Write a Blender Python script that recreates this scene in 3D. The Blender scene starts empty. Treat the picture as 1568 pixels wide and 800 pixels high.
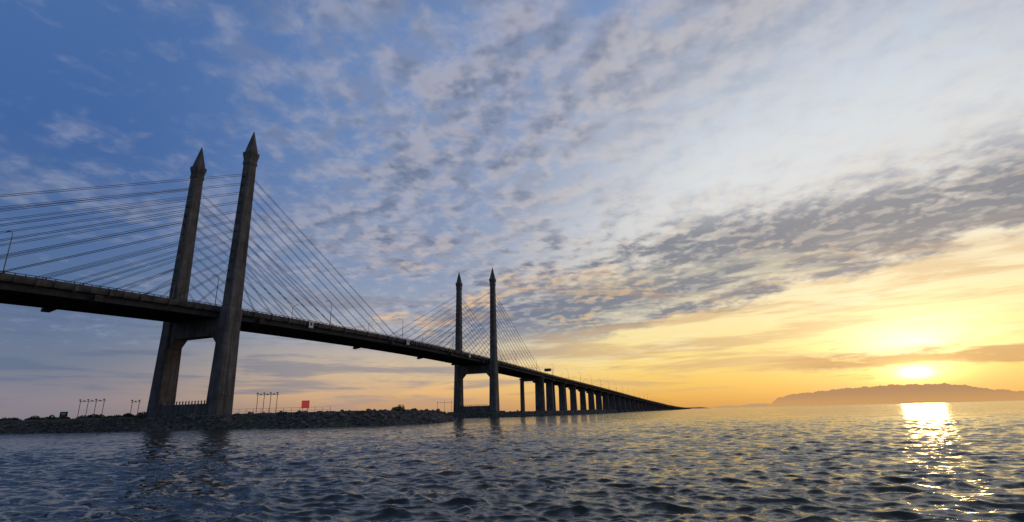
import bpy, math, random
import numpy as np
from mathutils import Vector, Matrix
random.seed(4); rng=np.random.default_rng(7)
scene=bpy.context.scene
scene.view_settings.view_transform='Standard'
try: scene.view_settings.look='None'
except Exception: pass
scene.view_settings.exposure=0
R=math.radians
def s2l(c):
    o=[]
    for v in c:
        v/=255.0
        o.append(v/12.92 if v<=0.04045 else ((v+0.055)/1.055)**2.4)
    return (o[0],o[1],o[2],1)

# ------------------------------------------------------------ node helper
class NT:
    def __init__(s,tree): s.t=tree; s.n=tree.nodes; s.l=tree.links; s.n.clear()
    def _in(s,sock,v):
        if isinstance(v,bpy.types.NodeSocket): s.l.new(v,sock)
        elif v is not None: sock.default_value=v
    def m(s,op,a,b=None,c=None,clamp=False):
        n=s.n.new('ShaderNodeMath'); n.operation=op; n.use_clamp=clamp
        s._in(n.inputs[0],a)
        if b is not None: s._in(n.inputs[1],b)
        if c is not None: s._in(n.inputs[2],c)
        return n.outputs[0]
    def mr(s,v,a,b,c,d,smooth=True):
        n=s.n.new('ShaderNodeMapRange'); n.interpolation_type='SMOOTHSTEP' if smooth else 'LINEAR'
        s._in(n.inputs[0],v)
        for i,k in enumerate((a,b,c,d)): s._in(n.inputs[i+1],k)
        return n.outputs[0]
    def mix(s,f,a,b,bt='MIX'):
        n=s.n.new('ShaderNodeMix'); n.data_type='RGBA'; n.blend_type=bt
        s._in(n.inputs[0],f); s._in(n.inputs[6],a); s._in(n.inputs[7],b)
        return n.outputs[2]
    def xyz(s,x,y,z):
        n=s.n.new('ShaderNodeCombineXYZ')
        for i,k in enumerate((x,y,z)): s._in(n.inputs[i],k)
        return n.outputs[0]
    def sep(s,v):
        n=s.n.new('ShaderNodeSeparateXYZ'); s._in(n.inputs[0],v); return n.outputs
    def noise(s,v,scale,detail=4,rough=.5,dist=0,lac=2.0,col=False):
        n=s.n.new('ShaderNodeTexNoise'); s._in(n.inputs['Vector'],v)
        n.inputs['Scale'].default_value=scale; n.inputs['Detail'].default_value=detail
        n.inputs['Roughness'].default_value=rough; n.inputs['Distortion'].default_value=dist
        n.inputs['Lacunarity'].default_value=lac
        return n.outputs[1] if col else n.outputs[0]
    def ramp(s,f,stops,raw=False):
        n=s.n.new('ShaderNodeValToRGB'); s._in(n.inputs[0],f); e=n.color_ramp.elements
        e[0].position=stops[0][0]; e[0].color=stops[0][1] if raw else s2l(stops[0][1])
        e[1].position=stops[-1][0]; e[1].color=stops[-1][1] if raw else s2l(stops[-1][1])
        for p,c in stops[1:-1]:
            k=e.new(p); k.color=c if raw else s2l(c)
        return n.outputs[0]
    def vm(s,op,a,b=None,scale=None):
        n=s.n.new('ShaderNodeVectorMath'); n.operation=op; s._in(n.inputs[0],a)
        if b is not None: s._in(n.inputs[1],b)
        if scale is not None: s._in(n.inputs[3],scale)
        return n.outputs[1] if op in('DOT_PRODUCT','LENGTH') else n.outputs[0]

# ------------------------------------------------------------ sun + sky
SAZ,SEL=R(36.8),R(2.45)
SUN=Vector((math.sin(SAZ)*math.cos(SEL),math.cos(SAZ)*math.cos(SEL),math.sin(SEL)))
w=bpy.data.worlds.new("World"); scene.world=w; w.use_nodes=True
N=NT(w.node_tree)
tc=N.n.new('ShaderNodeTexCoord'); D=N.vm('NORMALIZE',tc.outputs['Generated'])
x,y,z=N.sep(D)[:3]
zc=N.m('MAXIMUM',z,0.0)
cosang=N.vm('DOT_PRODUCT',D,tuple(SUN))
ang=N.m('MULTIPLY',N.m('ARCCOSINE',N.m('MINIMUM',cosang,0.99999)),57.2958)
rA=N.ramp(zc,[(0,(128,122,130)),(.03,(140,132,140)),(.09,(110,122,144)),(.2,(84,110,150)),(.4,(64,100,158)),(.6,(72,108,164)),(.75,(84,96,118)),(1,(84,92,102))])  # ramp tops, unseen above the frame, greyed to take blue out of sea reflections
rB=N.ramp(zc,[(0,(180,144,114)),(.018,(202,158,116)),(.04,(230,184,126)),(.075,(222,192,150)),(.14,(176,176,178)),(.25,(136,155,186)),(.45,(112,145,194)),(.65,(106,143,198)),(.8,(98,110,128)),(1,(90,98,108))])
rC=N.ramp(zc,[(0,(214,156,86)),(.022,(236,180,92)),(.045,(246,200,106)),(.08,(250,218,132)),(.14,(250,229,168)),(.22,(242,231,202)),(.32,(230,230,226)),(.48,(216,225,234)),(.65,(204,218,234)),(.85,(118,126,140)),(1,(98,106,116))])
f1=N.mr(ang,80,46,0,1); f2=N.mr(ang,48,22,0,1)
base=N.mix(f2,N.mix(f1,rA,rB),rC)
inv=N.m('DIVIDE',1.0,N.m('MAXIMUM',z,0.02))
X=N.m('MULTIPLY',x,inv); Y=N.m('MULTIPLY',y,inv)
e=N.m('ADD',X,N.m('MULTIPLY',Y,.379))
inv2=N.m('DIVIDE',1.0,N.m('ADD',zc,0.12))
P=N.xyz(N.m('MULTIPLY',x,inv2),N.m('MULTIPLY',y,inv2),3.7)
mp=N.n.new('ShaderNodeMapping'); N.l.new(P,mp.inputs[0]); mp.inputs['Rotation'].default_value=(0,0,R(20)); mp.inputs['Scale'].default_value=(1.0,.95,1)
Pm=mp.outputs[0]
n1=N.noise(Pm,10.5,5,.58,.2)
n1a=N.noise(Pm,9,3,.54)
n1b=N.noise(N.vm('ADD',Pm,(.024,.036,0)),9,3,.54)
med=N.noise(Pm,4.4,4,.6)
big=N.noise(Pm,1.25,3,.55)
cells=N.m('ADD',N.m('ADD',N.m('MULTIPLY',n1,.42),N.m('MULTIPLY',med,.28)),N.m('MULTIPLY',big,.30))
cov=N.mr(e,-1.6,1.2,-.045,.045)
edge=N.mr(N.m('ADD',e,N.m('MULTIPLY',N.m('SUBTRACT',med,.5),2.4)),3.75,4.4,1,0)
clear=N.m('SUBTRACT',1.0,N.m('MULTIPLY',N.m('MULTIPLY',N.mr(ang,40,25,0,1),N.mr(z,.28,.42,0,1)),.7))
mask=N.m('MULTIPLY',N.m('MULTIPLY',edge,N.mr(Y,5.4,8.8,1,.12)),clear)
band=N.m('MULTIPLY',N.mr(e,.7,2.8,0,1),N.mr(z,.40,.26,0,1))
cc=N.m('ADD',N.m('ADD',cells,cov),N.m('MULTIPLY',band,.135))
dens=N.m('MULTIPLY',N.mr(cc,.43,.63,0,1),mask)
light=N.mr(N.m('SUBTRACT',n1a,n1b),-.14,.15,0,1)
thick=N.mr(cc,.49,.67,0,1)
dark=N.mix(f2,N.mix(f1,s2l((86,106,144)),s2l((102,117,146))),s2l((114,120,134)))
veil=N.mr(z,.29,.40,0,1)
dark=N.mix(N.m('MULTIPLY',veil,f2),dark,s2l((180,185,198)))
brt=N.mix(f2,N.mix(f1,s2l((138,149,178)),s2l((186,182,190))),s2l((226,214,200)))
lowwarm=N.mr(z,.36,.17,0,1)
warmp=N.mr(N.noise(Pm,2.6,3,.6),.47,.60,0.0,1)
wmix=N.m('MULTIPLY',N.m('MULTIPLY',lowwarm,N.mr(ang,66,44,0,1)),warmp)
brt=N.mix(wmix,brt,s2l((244,200,142)))
shade=N.m('ADD',N.m('SUBTRACT',N.m('ADD',N.m('MULTIPLY',light,.64),N.m('MULTIPLY',N.m('SUBTRACT',1.0,thick),.48)),N.m('MULTIPLY',band,.36)),N.m('MULTIPLY',wmix,.28),clamp=True)
ccol=N.mix(shade,dark,brt)
vl=N.m('MULTIPLY',N.mr(e,-1.0,1.5,.08,.6),N.m('MULTIPLY',mask,N.mr(big,.3,.65,.45,1)))
vcol=N.mix(f2,N.mix(f1,s2l((98,120,160)),s2l((134,147,174))),s2l((188,190,198)))
sky=N.mix(vl,base,vcol)
sky=N.mix(N.m('MULTIPLY',dens,.88),sky,ccol)
az=N.m('ARCTAN2',x,y)
st=N.noise(N.xyz(N.m('MULTIPLY',az,2.2),N.m('MULTIPLY',z,26),1.3),1.6,5,.6,.3)
stm=N.m('MULTIPLY',N.mr(z,.012,.04,0,1),N.mr(z,.17,.27,1,0))
sd=N.m('MULTIPLY',N.mr(st,.46,.61,0,1),stm)
scol=N.mix(f2,N.mix(f1,s2l((94,110,138)),s2l((132,132,146))),s2l((208,172,128)))
sky=N.mix(N.m('MULTIPLY',sd,.66),sky,scol)
wi=N.noise(N.xyz(N.m('MULTIPLY',az,3.0),N.m('MULTIPLY',z,22),7.3),2.0,5,.6,.4)
wm=N.m('MULTIPLY',N.m('MULTIPLY',N.mr(wi,.5,.68,0,1),N.mr(z,.05,.1,0,1)),N.m('MULTIPLY',N.mr(z,.2,.3,1,0),f2))
sky=N.mix(N.m('MULTIPLY',wm,.5),sky,s2l((252,240,204)))
def glow(pw,col,k):
    g=N.m('POWER',N.m('MAXIMUM',cosang,0.0),pw)
    return N.vm('SCALE',col,scale=N.m('MULTIPLY',g,k))
tot=N.vm('ADD',sky,glow(36,(1,.66,.26),.17))
da=N.m('SUBTRACT',az,SAZ)
def ell(z0,sa,sz,k,col):
    q=N.m('ADD',N.m('POWER',N.m('ABSOLUTE',N.m('DIVIDE',da,sa)),2.0),N.m('POWER',N.m('ABSOLUTE',N.m('DIVIDE',N.m('SUBTRACT',z,z0),sz)),2.0))
    return N.vm('SCALE',col,scale=N.m('MULTIPLY',N.m('EXPONENT',N.m('MULTIPLY',q,-1.0)),k))
tot=N.vm('ADD',tot,ell(.090,.14,.055,.34,(1,.90,.58)))
tot=N.vm('ADD',tot,ell(.092,.06,.020,.7,(1,.90,.50)))
tot=N.vm('ADD',tot,ell(.045,.06,.026,.4,(1,.68,.18)))
bn_=N.noise(N.xyz(N.m('MULTIPLY',az,6),N.m('MULTIPLY',z,42),2.2),1.5,6,.68,.25)
zz_=N.m('ADD',z,N.m('MULTIPLY',N.m('SUBTRACT',bn_,.5),.070))
bar=N.m('MULTIPLY',N.mr(N.m('ABSOLUTE',N.m('SUBTRACT',zz_,.063)),.003,.019,1,0),N.mr(az,.38,.54,0,1))
tot=N.mix(N.m('MULTIPLY',bar,.75),tot,s2l((196,152,106)))
tot=N.vm('ADD',tot,ell(math.sin(SEL)+.003,.045,.013,1.2,(1,.68,.18)))
tot=N.vm('ADD',tot,ell(math.sin(SEL)+.001,.0175,.0070,3.4,(1,.86,.40)))
nish=N.n.new('ShaderNodeTexSky'); nish.sky_type='NISHITA'; nish.sun_disc=False
nish.sun_elevation=SEL; nish.sun_rotation=SAZ; nish.dust_density=2
tot=N.vm('ADD',tot,N.vm('SCALE',nish.outputs[0],scale=.002))
bg=N.n.new('ShaderNodeBackground'); N.l.new(tot,bg.inputs[0]); bg.inputs[1].default_value=1.0
out=N.n.new('ShaderNodeOutputWorld'); N.l.new(bg.outputs[0],out.inputs[0])

sl=bpy.data.lights.new("sun","SUN"); sl.energy=.10; sl.angle=R(3.0); sl.color=(1,.60,.22)
so=bpy.data.objects.new("sun",sl); scene.collection.objects.link(so); so.rotation_mode='QUATERNION'
so.rotation_quaternion=SUN.to_track_quat('Z','Y'); so.location=(200,300,300)

# ------------------------------------------------------------ camera
cd=bpy.data.cameras.new("camera"); co=bpy.data.objects.new("camera",cd); scene.collection.objects.link(co); scene.camera=co
cd.sensor_width=36; cd.lens=18.37; cd.clip_start=.1; cd.clip_end=120000
th,ro=R(16.24),R(1.47)
F=Vector((0,math.cos(th),math.sin(th))); U=Vector((0,-math.sin(th),math.cos(th))); Rt=Vector((1,0,0))
up=U*math.cos(ro)+Rt*math.sin(ro); rt=Rt*math.cos(ro)-U*math.sin(ro)
M=Matrix((( rt.x,up.x,-F.x,0),(rt.y,up.y,-F.y,0),(rt.z,up.z,-F.z,2.2),(0,0,0,1)))
co.matrix_world=M

# ------------------------------------------------------------ materials
def mat(name,col,rough=.8,var=.35,scale=.35,streak=False,bump=.0,metal=0,col2=None,emis=0):
    m=bpy.data.materials.new(name); m.use_nodes=True; T=NT(m.node_tree)
    b=T.n.new('ShaderNodeBsdfPrincipled'); o=T.n.new('ShaderNodeOutputMaterial'); T.l.new(b.outputs[0],o.inputs[0])
    g=T.n.new('ShaderNodeNewGeometry'); p=g.outputs['Position']
    n=T.noise(p,scale,6,.6)
    c1=tuple(v*(1-var) for v in col)+(1,); c2=(tuple(v*(1+var) for v in col) if col2 is None else tuple(col2))+(1,)
    c=T.mix(T.mr(n,.3,.7,0,1),c1,c2)
    if streak:
        mm=T.n.new('ShaderNodeMapping'); T.l.new(p,mm.inputs[0]); mm.inputs['Scale'].default_value=(1.1,1.1,.07)
        sn=T.noise(mm.outputs[0],1.0,5,.65)
        c=T.mix(T.mr(sn,.45,.66,0,.8),c,tuple(v*.35 for v in col)+(1,))
        zz=T.sep(p)[2]
        jt=T.m('LESS_THAN',T.m('FRACT',T.m('DIVIDE',zz,4.2)),.05)
        c=T.mix(T.m('MULTIPLY',jt,.4),c,tuple(v*.4 for v in col)+(1,))
    T.l.new(c,b.inputs['Base Color']); b.inputs['Roughness'].default_value=rough; b.inputs['Metallic'].default_value=metal
    if emis:
        b.inputs['Emission Color'].default_value=tuple(col)+(1,); b.inputs['Emission Strength'].default_value=emis
    if bump:
        bn=T.n.new('ShaderNodeBump'); bn.inputs['Strength'].default_value=.6; bn.inputs['Distance'].default_value=bump
        T.l.new(T.noise(p,scale*8,5,.6),bn.inputs['Height']); T.l.new(bn.outputs[0],b.inputs['Normal'])
    return m
M_conc=mat("weathered_concrete",(.165,.14,.112),.9,.3,.25,streak=True,bump=.05)
M_deck=mat("deck_concrete",(.115,.098,.076),.9,.4,.5,bump=.05)
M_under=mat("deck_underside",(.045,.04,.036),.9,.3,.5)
M_asph=mat("asphalt",(.05,.05,.05),.9,.2,1)
M_steel=mat("cable_sheath",(.07,.065,.06),.6,.2,.3)
M_galv=mat("galvanised_steel",(.18,.18,.18),.5,.2,1,metal=.4)
M_rock=mat("granite_riprap",(.115,.092,.072),.9,.6,.6,bump=.1)
M_soil=mat("island_ground",(.07,.065,.045),.95,.3,.12,col2=(.045,.065,.025))
M_leaf=mat("shrub_leaves",(.05,.075,.025),.8,.4,1.5)
M_white=mat("white_paint",(.8,.8,.78),.6,.08,1)
M_black=mat("black_paint",(.03,.03,.03),.6,.1,1)
M_red=mat("red_paint_added_glow",(.80,.07,.04),.6,.06,1,emis=.3)  # emission added so the shaded red board reads bright; it is no lamp
M_green=mat("sign_back",(.05,.06,.06),.6,.1,1)

# ------------------------------------------------------------ mesh builder
class MB:
    def __init__(s): s.v=[]; s.f=[]; s.mi=[]
    def add(s,vs,fs,mi=0):
        o=len(s.v); s.v+=[tuple(p) for p in vs]; s.f+=[tuple(i+o for i in f) for f in fs]; s.mi+=[mi]*len(fs)
    def box8(s,b,mi=0):
        s.add(b,[(3,2,1,0),(4,5,6,7),(0,1,5,4),(1,2,6,5),(2,3,7,6),(3,0,4,7)],mi)
    def box(s,c,d,mi=0):
        x,y,z=c; a,b,h=d[0]/2,d[1]/2,d[2]/2
        s.box8([(x-a,y-b,z-h),(x+a,y-b,z-h),(x+a,y+b,z-h),(x-a,y+b,z-h),(x-a,y-b,z+h),(x+a,y-b,z+h),(x+a,y+b,z+h),(x-a,y+b,z+h)],mi)
    def tube(s,p,q,r,n=6,mi=0,r2=None):
        p=Vector(p);q=Vector(q);d=(q-p).normalized(); a=d.orthogonal().normalized(); b=d.cross(a); r2=r if r2 is None else r2
        vs=[p+(a*math.cos(k*2*math.pi/n)+b*math.sin(k*2*math.pi/n))*r for k in range(n)]+[q+(a*math.cos(k*2*math.pi/n)+b*math.sin(k*2*math.pi/n))*r2 for k in range(n)]
        s.add(vs,[(k,(k+1)%n,(k+1)%n+n,k+n) for k in range(n)]+[tuple(range(n))[::-1],tuple(range(n,2*n))],mi)
    def rings(s,rs,mi=0,cap=True):
        n=len(rs[0]); vs=[p for r in rs for p in r]; fs=[]
        for i in range(len(rs)-1):
            for k in range(n): fs.append((i*n+k,i*n+(k+1)%n,(i+1)*n+(k+1)%n,(i+1)*n+k))
        if cap: fs+= [tuple(range(n))[::-1],tuple(range((len(rs)-1)*n,len(rs)*n))]
        s.add(vs,fs,mi)
    def obj(s,name,mats,parent=None,loc=None,smooth=False):
        me=bpy.data.meshes.new(name); me.from_pydata(s.v,[],s.f)
        for m in mats: me.materials.append(m)
        me.polygons.foreach_set('material_index',s.mi)
        if smooth: me.polygons.foreach_set('use_smooth',[True]*len(s.f))
        me.update(); o=bpy.data.objects.new(name,me); scene.collection.objects.link(o)
        if parent: o.parent=parent
        if loc: o.location=loc
        return o
def empty(name,loc=(0,0,0)):
    o=bpy.data.objects.new(name,None); scene.collection.objects.link(o); o.location=loc; o.empty_display_size=2; return o

# ------------------------------------------------------------ bridge axis
T1=Vector((-103.9,172.0)); L=204.5
def azt(t):
    if t<880: return R(22.3)
    if t<1800: return R(22.3-4.0*(t-880)/920)
    return R(18.3)
ts=[0.0]; ps=[T1.copy()]
for i in range(1,1600):
    a=azt(i*4-2); ps.append(ps[-1]+Vector((math.sin(a),math.cos(a)))*4); ts.append(i*4)
def axis(t):
    a=azt(t); d=Vector((math.sin(a),math.cos(a)))
    if t<0: return T1+d*t,d
    i=min(int(t//4),len(ps)-2); return ps[i]+(ps[i+1]-ps[i])*((t-i*4)/4),d
zk=[(-600,12),(-300,22.5),(-150,30.5),(-60,34.9),(0,37.1),(60,38.2),(112,38.5),(160,38.1),(204,37.2),(335,33.2),(520,28.6),(700,23.4),(911,17.6),(1200,11.5),(1500,8.5),(1900,7.5),(7000,7.5)]
zt=np.array([k[0] for k in zk],float); zv=np.array([k[1] for k in zk],float)
def Z(t):
    return float(np.mean([np.interp(t+o,zt,zv) for o in (-24,-12,0,12,24)]))
def W(t,u,dz=0,absz=None):
    p,d=axis(t); n=Vector((d.y,-d.x)); q=p+n*u
    return (q.x,q.y,(Z(t)+dz) if absz is None else absz)
bridge=empty("cable_stayed_bridge",(T1.x,T1.y,0))
def part(mb,name,mats,smooth=False):
    o=mb.obj(name,mats,smooth=smooth); o.parent=bridge; o.matrix_parent_inverse=Matrix.Translation((-T1.x,-T1.y,0)); return o
TS=list(range(-420,1200,8))+list(range(1200,6200,40))
def sweep(mb,prof,tl,mi=0):
    mb.rings([[W(t,u,dz) for u,dz in prof] for t in tl],mi)
HW=11.3
mb=MB()
sweep(mb,[(-HW,-.3),(-HW+.3,-.95),(-HW+1.6,-1.0),(HW-1.6,-1.0),(HW-.3,-.95),(HW,-.3),(HW,0),(-HW,0)],TS)
part(mb,"deck_slab",[M_deck])
mb=MB(); sweep(mb,[(-HW+.6,.004),(HW-.6,.004),(HW-.6,.05),(-HW+.6,.05)],TS); part(mb,"roadway",[M_asph])
mb=MB()
for u in (-9.6,9.6): sweep(mb,[(u-.55,-2.75),(u+.55,-2.75),(u+.55,-1.003),(u-.55,-1.003)],[t for t in TS if t<=320])
for u in (-9,-5.4,-1.8,1.8,5.4,9): sweep(mb,[(u-.3,-2.9),(u+.3,-2.9),(u+.22,-1.003),(u-.22,-1.003)],[t for t in TS if t>=312])
for u in (-3.2,3.2): sweep(mb,[(u-.25,-2.2),(u+.25,-2.2),(u+.25,-1.003),(u-.25,-1.003)],[t for t in TS if t<=320])
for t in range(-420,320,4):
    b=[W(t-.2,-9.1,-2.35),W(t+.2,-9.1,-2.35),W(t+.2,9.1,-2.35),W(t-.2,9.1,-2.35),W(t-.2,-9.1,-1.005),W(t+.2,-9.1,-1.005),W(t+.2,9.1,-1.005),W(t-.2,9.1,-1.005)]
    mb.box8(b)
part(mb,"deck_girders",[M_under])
mb=MB()
for s in (-1,1):
    a,b=(HW-.35)*s,(HW+.06)*s; a,b=min(a,b),max(a,b)
    sweep(mb,[(a,.052),(b,.052),(b,.75),(a,.75)],TS)
    sweep(mb,[(b-.25 if s>0 else a+.05,1.05),(b-.05 if s>0 else a+.25,1.05),(b-.05 if s>0 else a+.25,1.2),(b-.25 if s>0 else a+.05,1.2)],TS)
    for t in np.arange(-200,700,2.0):
        u0,u1=sorted(((HW-.2)*s,(HW-.02)*s))
        mb.box8([W(t-.1,u0,.753),W(t+.1,u0,.753),W(t+.1,u1,.753),W(t-.1,u1,.753),W(t-.1,u0,1.047),W(t+.1,u0,1.047),W(t+.1,u1,1.047),W(t-.1,u1,1.047)])
    for t in np.arange(-200,900,8.0):
        u0,u1=sorted(((HW-1)*s,(HW+.18)*s))
        mb.box8([W(t-.12,u0,-1.25),W(t+.12,u0,-1.25),W(t+.12,u1,-.9),W(t-.12,u1,-.9),W(t-.12,u0,.3),W(t+.12,u0,.3),W(t+.12,u1,.3),W(t-.12,u1,.3)])
part(mb,"parapet",[M_deck])
mb=MB()
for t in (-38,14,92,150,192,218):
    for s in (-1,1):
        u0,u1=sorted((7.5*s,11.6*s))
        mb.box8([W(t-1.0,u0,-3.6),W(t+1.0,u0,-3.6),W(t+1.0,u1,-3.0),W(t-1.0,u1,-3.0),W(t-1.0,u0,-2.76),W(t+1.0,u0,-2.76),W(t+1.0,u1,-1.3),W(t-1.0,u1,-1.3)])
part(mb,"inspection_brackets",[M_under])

# towers
LS=13.3
secs=[(1.0,5.0,6.8),(12,4.7,6.3),(33,4.15,5.45),(33.4,4.3,5.6),(36.6,4.25,5.55),(37.2,3.75,5.0),(60,3.4,4.3),(88.2,2.95,3.4),(88.5,3.35,3.8),(89.3,3.35,3.8),(89.9,3.1,3.5),(92.2,4.0,4.3),(93.0,4.0,4.3),(93.3,3.1,3.3),(94.2,2.9,3.1),(101.7,.18,.18)]
def ring(t,u,zz,a,b,ch=.22):
    a/=2;b/=2;c=min(a,b)*ch
    pts=[(-a+c,-b),(a-c,-b),(a,-b+c),(a,b-c),(a-c,b),(-a+c,b),(-a,b-c),(-a,-b+c)]
    return [W(t+q,u+p,absz=zz) for p,q in pts]
for tt in (0,L):
    mb=MB()
    for s in (-1,1):
        mb.rings([ring(tt,s*LS,*k) for k in secs])
        for k in range(12):
            zz=46.5+k*3.4; bb=5.0+(3.4-5.0)*(zz-37)/51
            for q in (-1,1):
                c0=tt+q*(bb/2-.05); c1=tt+q*(bb/2+.42); t0,t1=min(c0,c1),max(c0,c1)
                mb.box8([W(t0,s*LS-.45,absz=zz-.55),W(t1,s*LS-.45,absz=zz-.55),W(t1,s*LS+.45,absz=zz-.55),W(t0,s*LS+.45,absz=zz-.55),
                         W(t0,s*LS-.45,absz=zz+.45),W(t1,s*LS-.45,absz=zz+.45),W(t1,s*LS+.45,absz=zz+.45),W(t0,s*LS+.45,absz=zz+.45)])
    prof=[(-LS+1.9,25.2),(-LS+5,28.6),(LS-5,28.6),(LS-1.9,25.2),(LS-1.9,34.2),(-LS+1.9,34.2)]
    mb.rings([[W(tt+q,u,absz=zz) for u,zz in prof] for q in (-2.1,2.1)])
    prof=[(-LS+2.1,1),(LS-2.1,1),(LS-2.1,8.3),(LS-3.6,7.4),(-LS+3.6,7.4),(-LS+2.1,8.3)]
    mb.rings([[W(tt+q,u,absz=zz) for u,zz in prof] for q in (-1.8,1.8)])
    for k in range(13):
        u=-8.4+k*1.4
        mb.rings([[W(tt-1.4+.22*math.cos(a*math.pi/3)*sc,u+.22*math.sin(a*math.pi/3)*sc,absz=zz) for a in range(6)] for zz,sc in ((7.38,1),(8.0,.8),(8.15,1.2),(8.5,.3))])
    mb.rings([[W(tt+q,u,absz=zz) for u,q in ((-18,-7),(18,-7),(18,7),(-18,7))] for zz in (.5,4.0)])
    part(mb,"tower",[M_conc])
mb=MB(); cr=.068
for tt,sg in ((0,-1),(0,1),(L,-1),(L,1)):
    for s in (-1,1):
        for k in range(12):
            zz=46.5+k*3.4; dd=(11+k*(7.75 if (tt==0)==(sg>0) else 8.1))
            bb=5.0+(3.4-5.0)*(zz-37)/51
            for o in (-.32,.32):
                a=W(tt+sg*(bb/2+.3),s*LS,absz=zz+o)
                t=tt+sg*(dd+o*.9); b=W(t,s*(HW+.15),.35)
                mb.tube(a,b,cr,5)
part(mb,"stay_cables",[M_steel],True)
mb=MB()
for tt,sg in ((0,-1),(0,1),(L,-1),(L,1)):
    for s in (-1,1):
        for k in range(12):
            dd=(11+k*(7.75 if (tt==0)==(sg>0) else 8.1)); t=tt+sg*dd
            u0,u1=sorted(((HW-.3)*s,(HW+.32)*s))
            mb.box8([W(t-.45,u0,-1.4),W(t+.45,u0,-1.4),W(t+.45,u1,-1.0),W(t-.45,u1,-1.0),W(t-.4,u0,.6),W(t+.4,u0,.6),W(t+.4,u1,.45),W(t-.4,u1,.45)])
part(mb,"cable_anchor_blocks",[M_deck])
def portal(mb,t,cw=2.6):
    for s in (-1,1):
        mb.rings([[W(t+q,s*9.2+u,absz=zz) for u,q in ((-cw/2*k,-1.4*k),(cw/2*k,-1.4*k),(cw/2*k,1.4*k),(-cw/2*k,1.4*k))] for zz,k in ((-2,1.15),(Z(t)-5,1))])
    zt_=Z(t)-2.95
    mb.rings([[W(t+q,u,absz=zz) for u,zz in ((-11,zt_),(-11,zt_-1.4),(-9,zt_-2.6),(9,zt_-2.6),(11,zt_-1.4),(11,zt_))] for q in (-1.5,1.5)])
mb=MB()
portal(mb,-110); portal(mb,L+107.5)
for t in (-150,-190,-230,-270): portal(mb,t,3)
t=L+138
while t<6150:
    h=Z(t)-2.95
    for s in (-1,1):
        mb.rings([[W(t+q,s*5.2+u,absz=zz) for u,q in ((-w_,-d_),(w_,-d_),(w_,d_),(-w_,d_))] for zz,w_,d_ in ((-2,3.3,1.25),(h-1.5,2.9,1.0))])
    mb.rings([[W(t+q,u,absz=zz) for u,zz in ((-10.4,h),(-10.4,h-.9),(-8.6,h-1.9),(8.6,h-1.9),(10.4,h-.9),(10.4,h))] for q in (-1.3,1.3)])
    mb.rings([[W(t+q,u,absz=zz) for u,q in ((-10.5,-2.6),(10.5,-2.6),(10.5,2.6),(-10.5,2.6))] for zz in (-1.5,2.0)])
    t+=37.5
part(mb,"piers",[M_conc])

# ------------------------------------------------------------ street lamps
lm=MB()
lm.tube((0,0,0),(0,0,.5),.2,8); lm.tube((0,0,.45),(0,0,9.6),.13,8,r2=.085)
pp=[(0,0,9.6),(.25,0,10.4),(.8,0,10.95),(1.6,0,11.2),(2.3,0,11.2)]
for a,b in zip(pp,pp[1:]): lm.tube(a,b,.075,6)
lm.box8([(2.1,-.16,11.08),(3.05,-.13,11.1),(3.05,.13,11.1),(2.1,.16,11.08),(2.1,-.12,11.3),(2.95,-.09,11.24),(2.95,.09,11.24),(2.1,.12,11.3)])
lob=None
k=0
for t in [-164,-111,-58,-4,49,101,153,206]+[206+45*i for i in range(1,26)]:
    for s in (1,-1):
        if k==0: lob=lm.obj("street_lamp",[M_galv]); o=lob
        else: o=bpy.data.objects.new("street_lamp",lob.data); scene.collection.objects.link(o)
        p=W(t,s*(HW-.75),.05); _,d=axis(t); nrm=Vector((d.y,-d.x))*(-s)
        o.location=p; o.rotation_euler=(0,0,math.atan2(nrm.y,nrm.x)); k+=1
def navsign(t,u=HW+.45,sz=(2.3,3.0)):
    mb=MB(); a,b=sz
    mb.box((0,0,0),(a,.12,b),0); mb.box((0,-.075,0),(a*.42,.03,b*.42),1)
    mb.box((-a*.3,.2,-.2),(.1,.3,b*.9),2); mb.box((a*.3,.2,-.2),(.1,.3,b*.9),2)
    o=mb.obj("navigation_sign",[M_white,M_black,M_galv]); _,d=axis(t)
    o.location=W(t,u+.2,-.3); nrm=Vector((d.y,-d.x)); o.rotation_euler=(0,0,math.atan2(nrm.y,nrm.x)+math.pi/2)
for t in (37,104,172): navsign(t)
mb=MB()
mb.tube((0,-7,0),(0,-7,6.6),.2,8); mb.tube((0,-7,6.2),(0,0,6.2),.13,6); mb.tube((0,-7,5.2),(0,0,5.2),.13,6)
mb.box((-.25,-2.8,5.7),(.12,6.2,2.6),1)
for k in range(5): mb.tube((0,-7+k*1.4,5.2),(0,-5.6+k*1.4,6.2),.07,5)
o=mb.obj("overhead_road_sign",[M_galv,M_green]); t=L+132; _,d=axis(t); p=W(t,3.6,.05); o.location=p; o.rotation_euler=(0,0,math.atan2(d.y,d.x))

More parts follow.
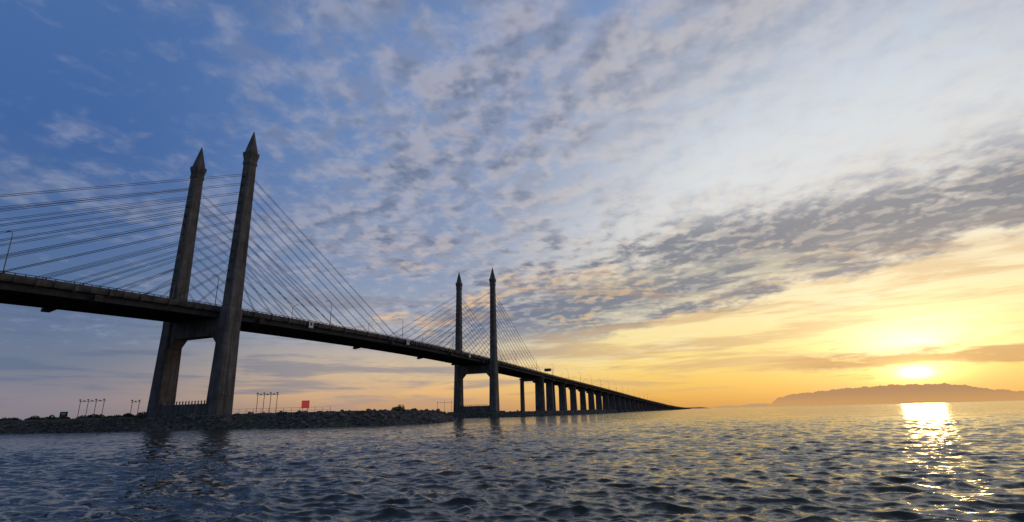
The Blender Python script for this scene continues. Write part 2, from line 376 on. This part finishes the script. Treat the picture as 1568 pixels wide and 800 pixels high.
# ------------------------------------------------------------ islands
def sdist(px,py,poly):
    n=len(poly); dmin=np.full(px.shape,1e9); ins=np.zeros(px.shape,bool)
    for i in range(n):
        x1,y1=poly[i]; x2,y2=poly[(i+1)%n]; ex,ey=x2-x1,y2-y1
        tt=np.clip(((px-x1)*ex+(py-y1)*ey)/(ex*ex+ey*ey),0,1)
        dmin=np.minimum(dmin,np.hypot(px-x1-tt*ex,py-y1-tt*ey))
        c=((y1>py)!=(y2>py))&(px<(x2-x1)*(py-y1)/(y2-y1+1e-12)+x1); ins^=c
    return np.where(ins,dmin,-dmin)
def hn(x,y,s): return np.sin(x*s+1.3)*np.cos(y*s*1.1+.4)+.5*np.sin(x*s*2.3+y*s*1.7)
def height(d,x,y,top): 
    h=np.clip(d*.48,-2.5,top)+np.where(d>2,.12*hn(x,y,.25),0)
    return h
def island(poly,top,name,nr):
    P_=np.array(poly); x0,y0=P_.min(0)-6; x1,y1=P_.max(0)+6
    xs=np.arange(x0,x1,1.6); ys=np.arange(y0,y1,1.6); gx,gy=np.meshgrid(xs,ys)
    gx=gx+rng.normal(0,.25,gx.shape); gy=gy+rng.normal(0,.25,gy.shape)
    d=sdist(gx,gy,poly)+1.2*hn(gx,gy,.12); gz=height(d,gx,gy,top)+rng.normal(0,.08,gx.shape)
    nx,ny=len(xs),len(ys); V=np.stack([gx.ravel(),gy.ravel(),gz.ravel()],1)
    idx=np.arange(nx*ny).reshape(ny,nx); q=np.stack([idx[:-1,:-1],idx[:-1,1:],idx[1:,1:],idx[1:,:-1]],-1).reshape(-1,4)
    keep=V[q].max(1)[:,2]>-2.2; q=q[keep]
    mb=MB(); mb.v=[tuple(v) for v in V]; mb.f=[tuple(f) for f in q.tolist()]; mb.mi=[0]*len(mb.f)
    par=mb.obj(name,[M_soil],smooth=True)
    phi=(1+5**.5)/2
    iv=np.array([(-1,phi,0),(1,phi,0),(-1,-phi,0),(1,-phi,0),(0,-1,phi),(0,1,phi),(0,-1,-phi),(0,1,-phi),(phi,0,-1),(phi,0,1),(-phi,0,-1),(-phi,0,1)])/1.9
    fi=np.array([(0,11,5),(0,5,1),(0,1,7),(0,7,10),(0,10,11),(1,5,9),(5,11,4),(11,10,2),(10,7,6),(7,1,8),(3,9,4),(3,4,2),(3,2,6),(3,6,8),(3,8,9),(4,9,5),(2,4,11),(6,2,10),(8,6,7),(9,8,1)])
    cx=rng.uniform(x0,x1,nr*14); cy=rng.uniform(y0,y1,nr*14); d=sdist(cx,cy,poly)+1.2*hn(cx,cy,.12)
    ok=(d>-1.3)&(d<top/.48-.3); cx,cy,d=cx[ok][:nr],cy[ok][:nr],d[ok][:nr]
    cz=height(d,cx,cy,top)-.02; n=len(cx)
    sz=np.exp(rng.normal(-.85,.42,n)).clip(.2,1.05)
    v=iv[None]*(1+rng.uniform(-.28,.28,(n,12,1))); sc=sz[:,None]*rng.uniform(.65,1.25,(n,3)); sc[:,2]*=.75; v=v*sc[:,None,:]
    a=rng.uniform(0,6.28,n); ca,sa=np.cos(a)[:,None],np.sin(a)[:,None]
    vx=v[...,0]*ca-v[...,1]*sa; vy=v[...,0]*sa+v[...,1]*ca
    til=rng.uniform(-.4,.4,(n,1)); vz=v[...,2]+vx*til
    V=np.stack([vx+cx[:,None],vy+cy[:,None],vz+cz[:,None]],-1).reshape(-1,3)
    Fc=(fi[None]+12*np.arange(n)[:,None,None]).reshape(-1,3)
    me=bpy.data.meshes.new("riprap_rocks"); me.from_pydata(V.tolist(),[],Fc.tolist()); me.materials.append(M_rock)
    o=bpy.data.objects.new("riprap_rocks",me); scene.collection.objects.link(o); o.parent=par
    return par
poly1=[(-420,215),(-300,192),(-168,167),(-125,156),(-92,148),(-66,141),(-46,139),(-32,144),(-25,158),(-21.5,180),(-22,206),(-30,214),(-60,222),(-110,226),(-200,240),(-420,275)]
poly2=[(-66,346),(-42,334),(-14,328),(8,338),(34,370),(66,432),(97,505),(88,520),(66,512),(20,440),(-20,395),(-60,378)]
island(poly1,3.85,"rocky_island",14000)
island(poly2,3.1,"rocky_island",6000)

def shrubs(items):
    mb=MB()
    for (cx,cy,cz,r,h) in items:
        n=int(260*max(r,.8))
        for i in range(n):
            a=random.uniform(0,6.28); rr=r*math.sqrt(random.random())*(1+.25*math.sin(3*a+cx)); zz=cz+h*random.random()**1.2*(1-.6*(rr/r)**2)
            px,py=cx+rr*math.cos(a),cy+rr*math.sin(a); s=random.uniform(.12,.28)
            d1=Vector((random.gauss(0,1),random.gauss(0,1),random.gauss(0,1))).normalized()*s; d2=d1.orthogonal().normalized()*s*.6; c=Vector((px,py,zz))
            mb.add([c-d1,c+d2,c+d1,c-d2],[(0,1,2,3)])
    return mb.obj("shrubs",[M_leaf])
it=[]
for i in range(50):
    x_=random.uniform(-190,-118); it.append((x_,172+(-(x_+120))*.12+random.uniform(3,16),3.8,random.uniform(.8,2.2),random.uniform(.6,1.9)))
for i in range(26):
    x_=random.uniform(-112,-44); it.append((x_,160+random.uniform(0,14),3.8,random.uniform(.4,1.1),random.uniform(.3,.8)))
it+=[(-34,160,3.7,1.4,1.9),(-36,161,3.7,1.0,1.3),(-31,166,3.7,.8,.8)]
for i in range(14): it.append((random.uniform(-30,20),random.uniform(352,372),3.0,random.uniform(.8,1.6),random.uniform(.6,1.3)))
shrubs(it)

def gantry(x0,y0,n,wd,h,ang=0.1):
    mb=MB()
    for i in range(n):
        xx=-wd/2+wd*i/(n-1); mb.tube((xx,0,0),(xx,0,h),.09,6)
        mb.box((xx,-.15,h+.25),(.5,.35,.35)); mb.tube((xx,0,h),(xx,0,h+.2),.05,5)
    mb.tube((-wd/2-.5,0,h-.25),(wd/2+.5,0,h-.25),.07,6)
    for i in range(n-1):
        xx=-wd/2+wd*(i+.5)/(n-1); mb.box((xx,-.12,h-.05),(.4,.3,.3))
    o=mb.obj("floodlight_gantry",[M_galv]); o.location=(x0,y0,3.5); o.rotation_euler=(0,0,ang)
gantry(-140,178,4,8.6,6.2,-.1)
gantry(-125.5,178,2,2.2,5.6,.1)
gantry(-76.5,166,4,6.2,6.3,-.05)
gantry(-89,165,2,1.9,6.5,-.05)
gantry(-46,350,3,9,6.6,0)
def board(name,x0,y0,wd,hh,leg,m,zb=3.2):
    mb=MB(); mb.box((0,0,leg+hh/2),(wd,.1,hh),1); mb.box((0,-.07,leg+hh*.62),(wd*.6,.03,hh*.12),2); mb.box((0,-.07,leg+hh*.36),(wd*.5,.03,hh*.09),2)
    for s in (-1,1): mb.tube((s*wd*.35,.12,-.3),(s*wd*.35,.12,leg+hh*.9),.07,6)
    o=mb.obj(name,[M_galv,m,M_white]); o.location=(x0,y0,zb); return o
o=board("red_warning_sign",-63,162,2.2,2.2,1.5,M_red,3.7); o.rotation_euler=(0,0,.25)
board("notice_board",-152,182,2.6,1.5,1.2,M_black,3.7)
mb=MB()
fx=[(-118,170),(-100,162),(-70,158),(-54,158)]
for (a,b),(c,d) in zip(fx,fx[1:]):
    ln=math.hypot(c-a,d-b); n=int(ln/2.2)
    for i in range(n+1):
        xx=a+(c-a)*i/n; yy=b+(d-b)*i/n; mb.tube((xx,yy,3.4),(xx,yy,5.4),.05,5)
    for h in (4.6,5.35): mb.tube((a,b,h),(c,d,h),.03,5)
mb.obj("fence",[M_galv])

# ------------------------------------------------------------ hills
def hazemat(name,base,haze,haze2,k=.94):  # distance haze painted on as emission, brighter toward the foot of the slope
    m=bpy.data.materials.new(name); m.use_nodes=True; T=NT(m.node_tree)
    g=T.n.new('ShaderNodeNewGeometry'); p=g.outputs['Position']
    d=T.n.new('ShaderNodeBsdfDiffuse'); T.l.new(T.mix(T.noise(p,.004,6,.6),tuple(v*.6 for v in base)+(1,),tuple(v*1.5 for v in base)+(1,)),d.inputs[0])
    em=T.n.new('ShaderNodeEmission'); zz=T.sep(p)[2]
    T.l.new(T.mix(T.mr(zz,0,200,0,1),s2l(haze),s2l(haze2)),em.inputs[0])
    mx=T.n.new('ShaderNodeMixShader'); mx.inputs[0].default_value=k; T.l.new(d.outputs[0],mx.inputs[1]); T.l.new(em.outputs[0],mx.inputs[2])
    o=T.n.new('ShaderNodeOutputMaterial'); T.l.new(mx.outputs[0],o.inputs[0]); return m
def hills(name,prof,r0,dep,m,amp):
    az_=np.radians([p[0] for p in prof]); hh=np.array([p[1] for p in prof],float)
    na=420; A=np.linspace(az_[0],az_[-1],na); H=np.interp(A,az_,hh)
    k=np.convolve(np.pad(H,4,'edge'),np.ones(9)/9,'valid'); H=k
    rr=np.linspace(-1,1,17); V=[];Fc=[]
    for i,a in enumerate(A):
        nz=amp*(math.sin(a*310)+.6*math.sin(a*570+1)+.5*math.sin(a*1130+2)+.3*math.sin(a*2300))
        for j,q in enumerate(rr):
            s=max(0,1-abs(q)**1.6); hz=(H[i]+nz*min(1,H[i]/60))*s*(1+.06*math.sin(a*200+q*5)*(abs(q)>.1))-2*(1-s)
            r=r0+dep*q+ dep*.15*math.sin(a*90)
            V.append((r*math.sin(a),r*math.cos(a),max(hz,-2)))
    nj=len(rr)
    for i in range(na-1):
        for j in range(nj-1): Fc.append((i*nj+j,(i+1)*nj+j,(i+1)*nj+j+1,i*nj+j+1))
    mb=MB(); mb.v=V; mb.f=Fc; mb.mi=[0]*len(Fc); return mb.obj(name,[m],smooth=True)
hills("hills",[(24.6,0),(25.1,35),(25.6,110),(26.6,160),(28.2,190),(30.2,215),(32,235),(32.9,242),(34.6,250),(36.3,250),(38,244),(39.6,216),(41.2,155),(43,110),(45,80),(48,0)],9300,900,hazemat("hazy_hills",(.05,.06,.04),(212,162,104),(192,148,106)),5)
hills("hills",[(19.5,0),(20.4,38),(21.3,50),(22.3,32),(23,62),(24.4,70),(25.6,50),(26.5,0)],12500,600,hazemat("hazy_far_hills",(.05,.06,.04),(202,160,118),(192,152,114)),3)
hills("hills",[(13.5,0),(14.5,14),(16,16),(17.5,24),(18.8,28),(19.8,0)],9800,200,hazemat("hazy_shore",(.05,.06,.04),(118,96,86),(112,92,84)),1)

# ------------------------------------------------------------ sea
def sea():
    nA=1050; A=np.radians(np.linspace(-56,56,nA))
    r=[2.0]
    while r[-1]<8: r.append(r[-1]*1.03)
    while r[-1]<190: r.append(r[-1]*1.0047)
    while r[-1]<60000: r.append(r[-1]*1.12)
    r=np.array(r); nr=len(r)
    rr,aa=np.meshgrid(r,A,indexing='ij'); x=rr*np.sin(aa); y=rr*np.cos(aa); z=np.zeros_like(x); dx=np.zeros_like(x); dy=np.zeros_like(x)
    sp=np.maximum(rr*.0047,rr*(A[1]-A[0])*.7)
    K=110; g=np.random.default_rng(11)
    env=[1+.45*np.sin(x*a1+y*b1+c1)*np.sin(x*a2-y*b2+c2) for a1,b1,c1,a2,b2,c2 in ((.31,.12,0,.09,.27,1),(.17,.4,2,.22,.07,3),(.08,.11,4,.13,.05,5))]
    for i in range(K):
        lam=math.exp(g.uniform(math.log(.14),math.log(2.4))); th=math.radians(-104)+g.normal(0,.6)
        s=.046 if lam<.6 else .046*(.6/lam)**.5
        a=s*lam/(2*math.pi); k=2*math.pi/lam; ph=g.uniform(0,6.28)
        f=np.clip((lam/sp-2.2)/2.5,0,1)*env[i%3]
        arg=k*(x*math.cos(th)+y*math.sin(th))+ph
        z+=f*a*np.sin(arg); c=f*a*.9*np.cos(arg); dx+=c*math.cos(th); dy+=c*math.sin(th)
    x=x+dx; y=y+dy
    V=np.stack([x,y,z],-1).reshape(-1,3); idx=np.arange(nr*nA).reshape(nr,nA)
    q=np.stack([idx[:-1,:-1],idx[1:,:-1],idx[1:,1:],idx[:-1,1:]],-1).reshape(-1,4)
    nB=80; B=np.radians(np.linspace(56,304,nB)); rb=np.array([0.01,2,10,50,320,2000,60000.]); b0=len(V)
    r2,a2=np.meshgrid(rb,B,indexing='ij'); V2=np.stack([r2*np.sin(a2),r2*np.cos(a2),r2*0],-1).reshape(-1,3)
    i2=np.arange(len(V2)).reshape(len(rb),nB)+b0; q2=np.stack([i2[:-1,:-1],i2[:-1,1:],i2[1:,1:],i2[1:,:-1]],-1).reshape(-1,4)
    V=np.concatenate([V,V2])
    def upward(q):
        e1=V[q[:,1]]-V[q[:,0]]; e2=V[q[:,2]]-V[q[:,0]]
        return q[:,::-1] if np.median(e1[:,0]*e2[:,1]-e1[:,1]*e2[:,0])<0 else q
    q=np.ascontiguousarray(np.concatenate([upward(q),upward(q2)]))
    me=bpy.data.meshes.new("sea"); me.vertices.add(len(V)); me.vertices.foreach_set('co',V.ravel().astype(np.float32))
    me.loops.add(q.size); me.loops.foreach_set('vertex_index',q.ravel().astype(np.int32))
    me.polygons.add(len(q)); me.polygons.foreach_set('loop_start',np.arange(0,q.size,4,dtype=np.int32)); me.polygons.foreach_set('use_smooth',np.ones(len(q),bool))
    me.update(calc_edges=True); me.validate()
    o=bpy.data.objects.new("sea",me); scene.collection.objects.link(o)
    m=bpy.data.materials.new("sea_water"); m.use_nodes=True; T=NT(m.node_tree)
    b=T.n.new('ShaderNodeBsdfPrincipled'); oo=T.n.new('ShaderNodeOutputMaterial'); T.l.new(b.outputs[0],oo.inputs[0])
    g_=T.n.new('ShaderNodeNewGeometry'); p=g_.outputs['Position']
    mm=T.n.new('ShaderNodeMapping'); T.l.new(p,mm.inputs[0]); mm.inputs['Rotation'].default_value=(0,0,R(-12)); mm.inputs['Scale'].default_value=(.6,1,1)
    # wave slopes taken straight from vector noise: ripples keep their steepness at any distance
    c1=T.vm('SUBTRACT',T.noise(mm.outputs[0],2.6,4,.68,.2,col=True),(.5,.5,.5))
    c2=T.vm('SUBTRACT',T.noise(mm.outputs[0],.28,2,.5,col=True),(.5,.5,.5))
    amp=T.mr(T.noise(mm.outputs[0],.05,3,.6),.35,.65,.8,1.2)
    c=T.vm('SCALE',T.vm('ADD',T.vm('MULTIPLY',c1,(.75,1.15,0)),T.vm('MULTIPLY',c2,(.25,.4,0))),scale=amp)
    nn=T.vm('NORMALIZE',T.vm('ADD',g_.outputs['Normal'],c))
    T.l.new(nn,b.inputs['Normal'])
    b.inputs['Base Color'].default_value=(.030,.038,.030,1); b.inputs['Roughness'].default_value=.09; b.inputs['IOR'].default_value=1.33
    me.materials.append(m)
sea()
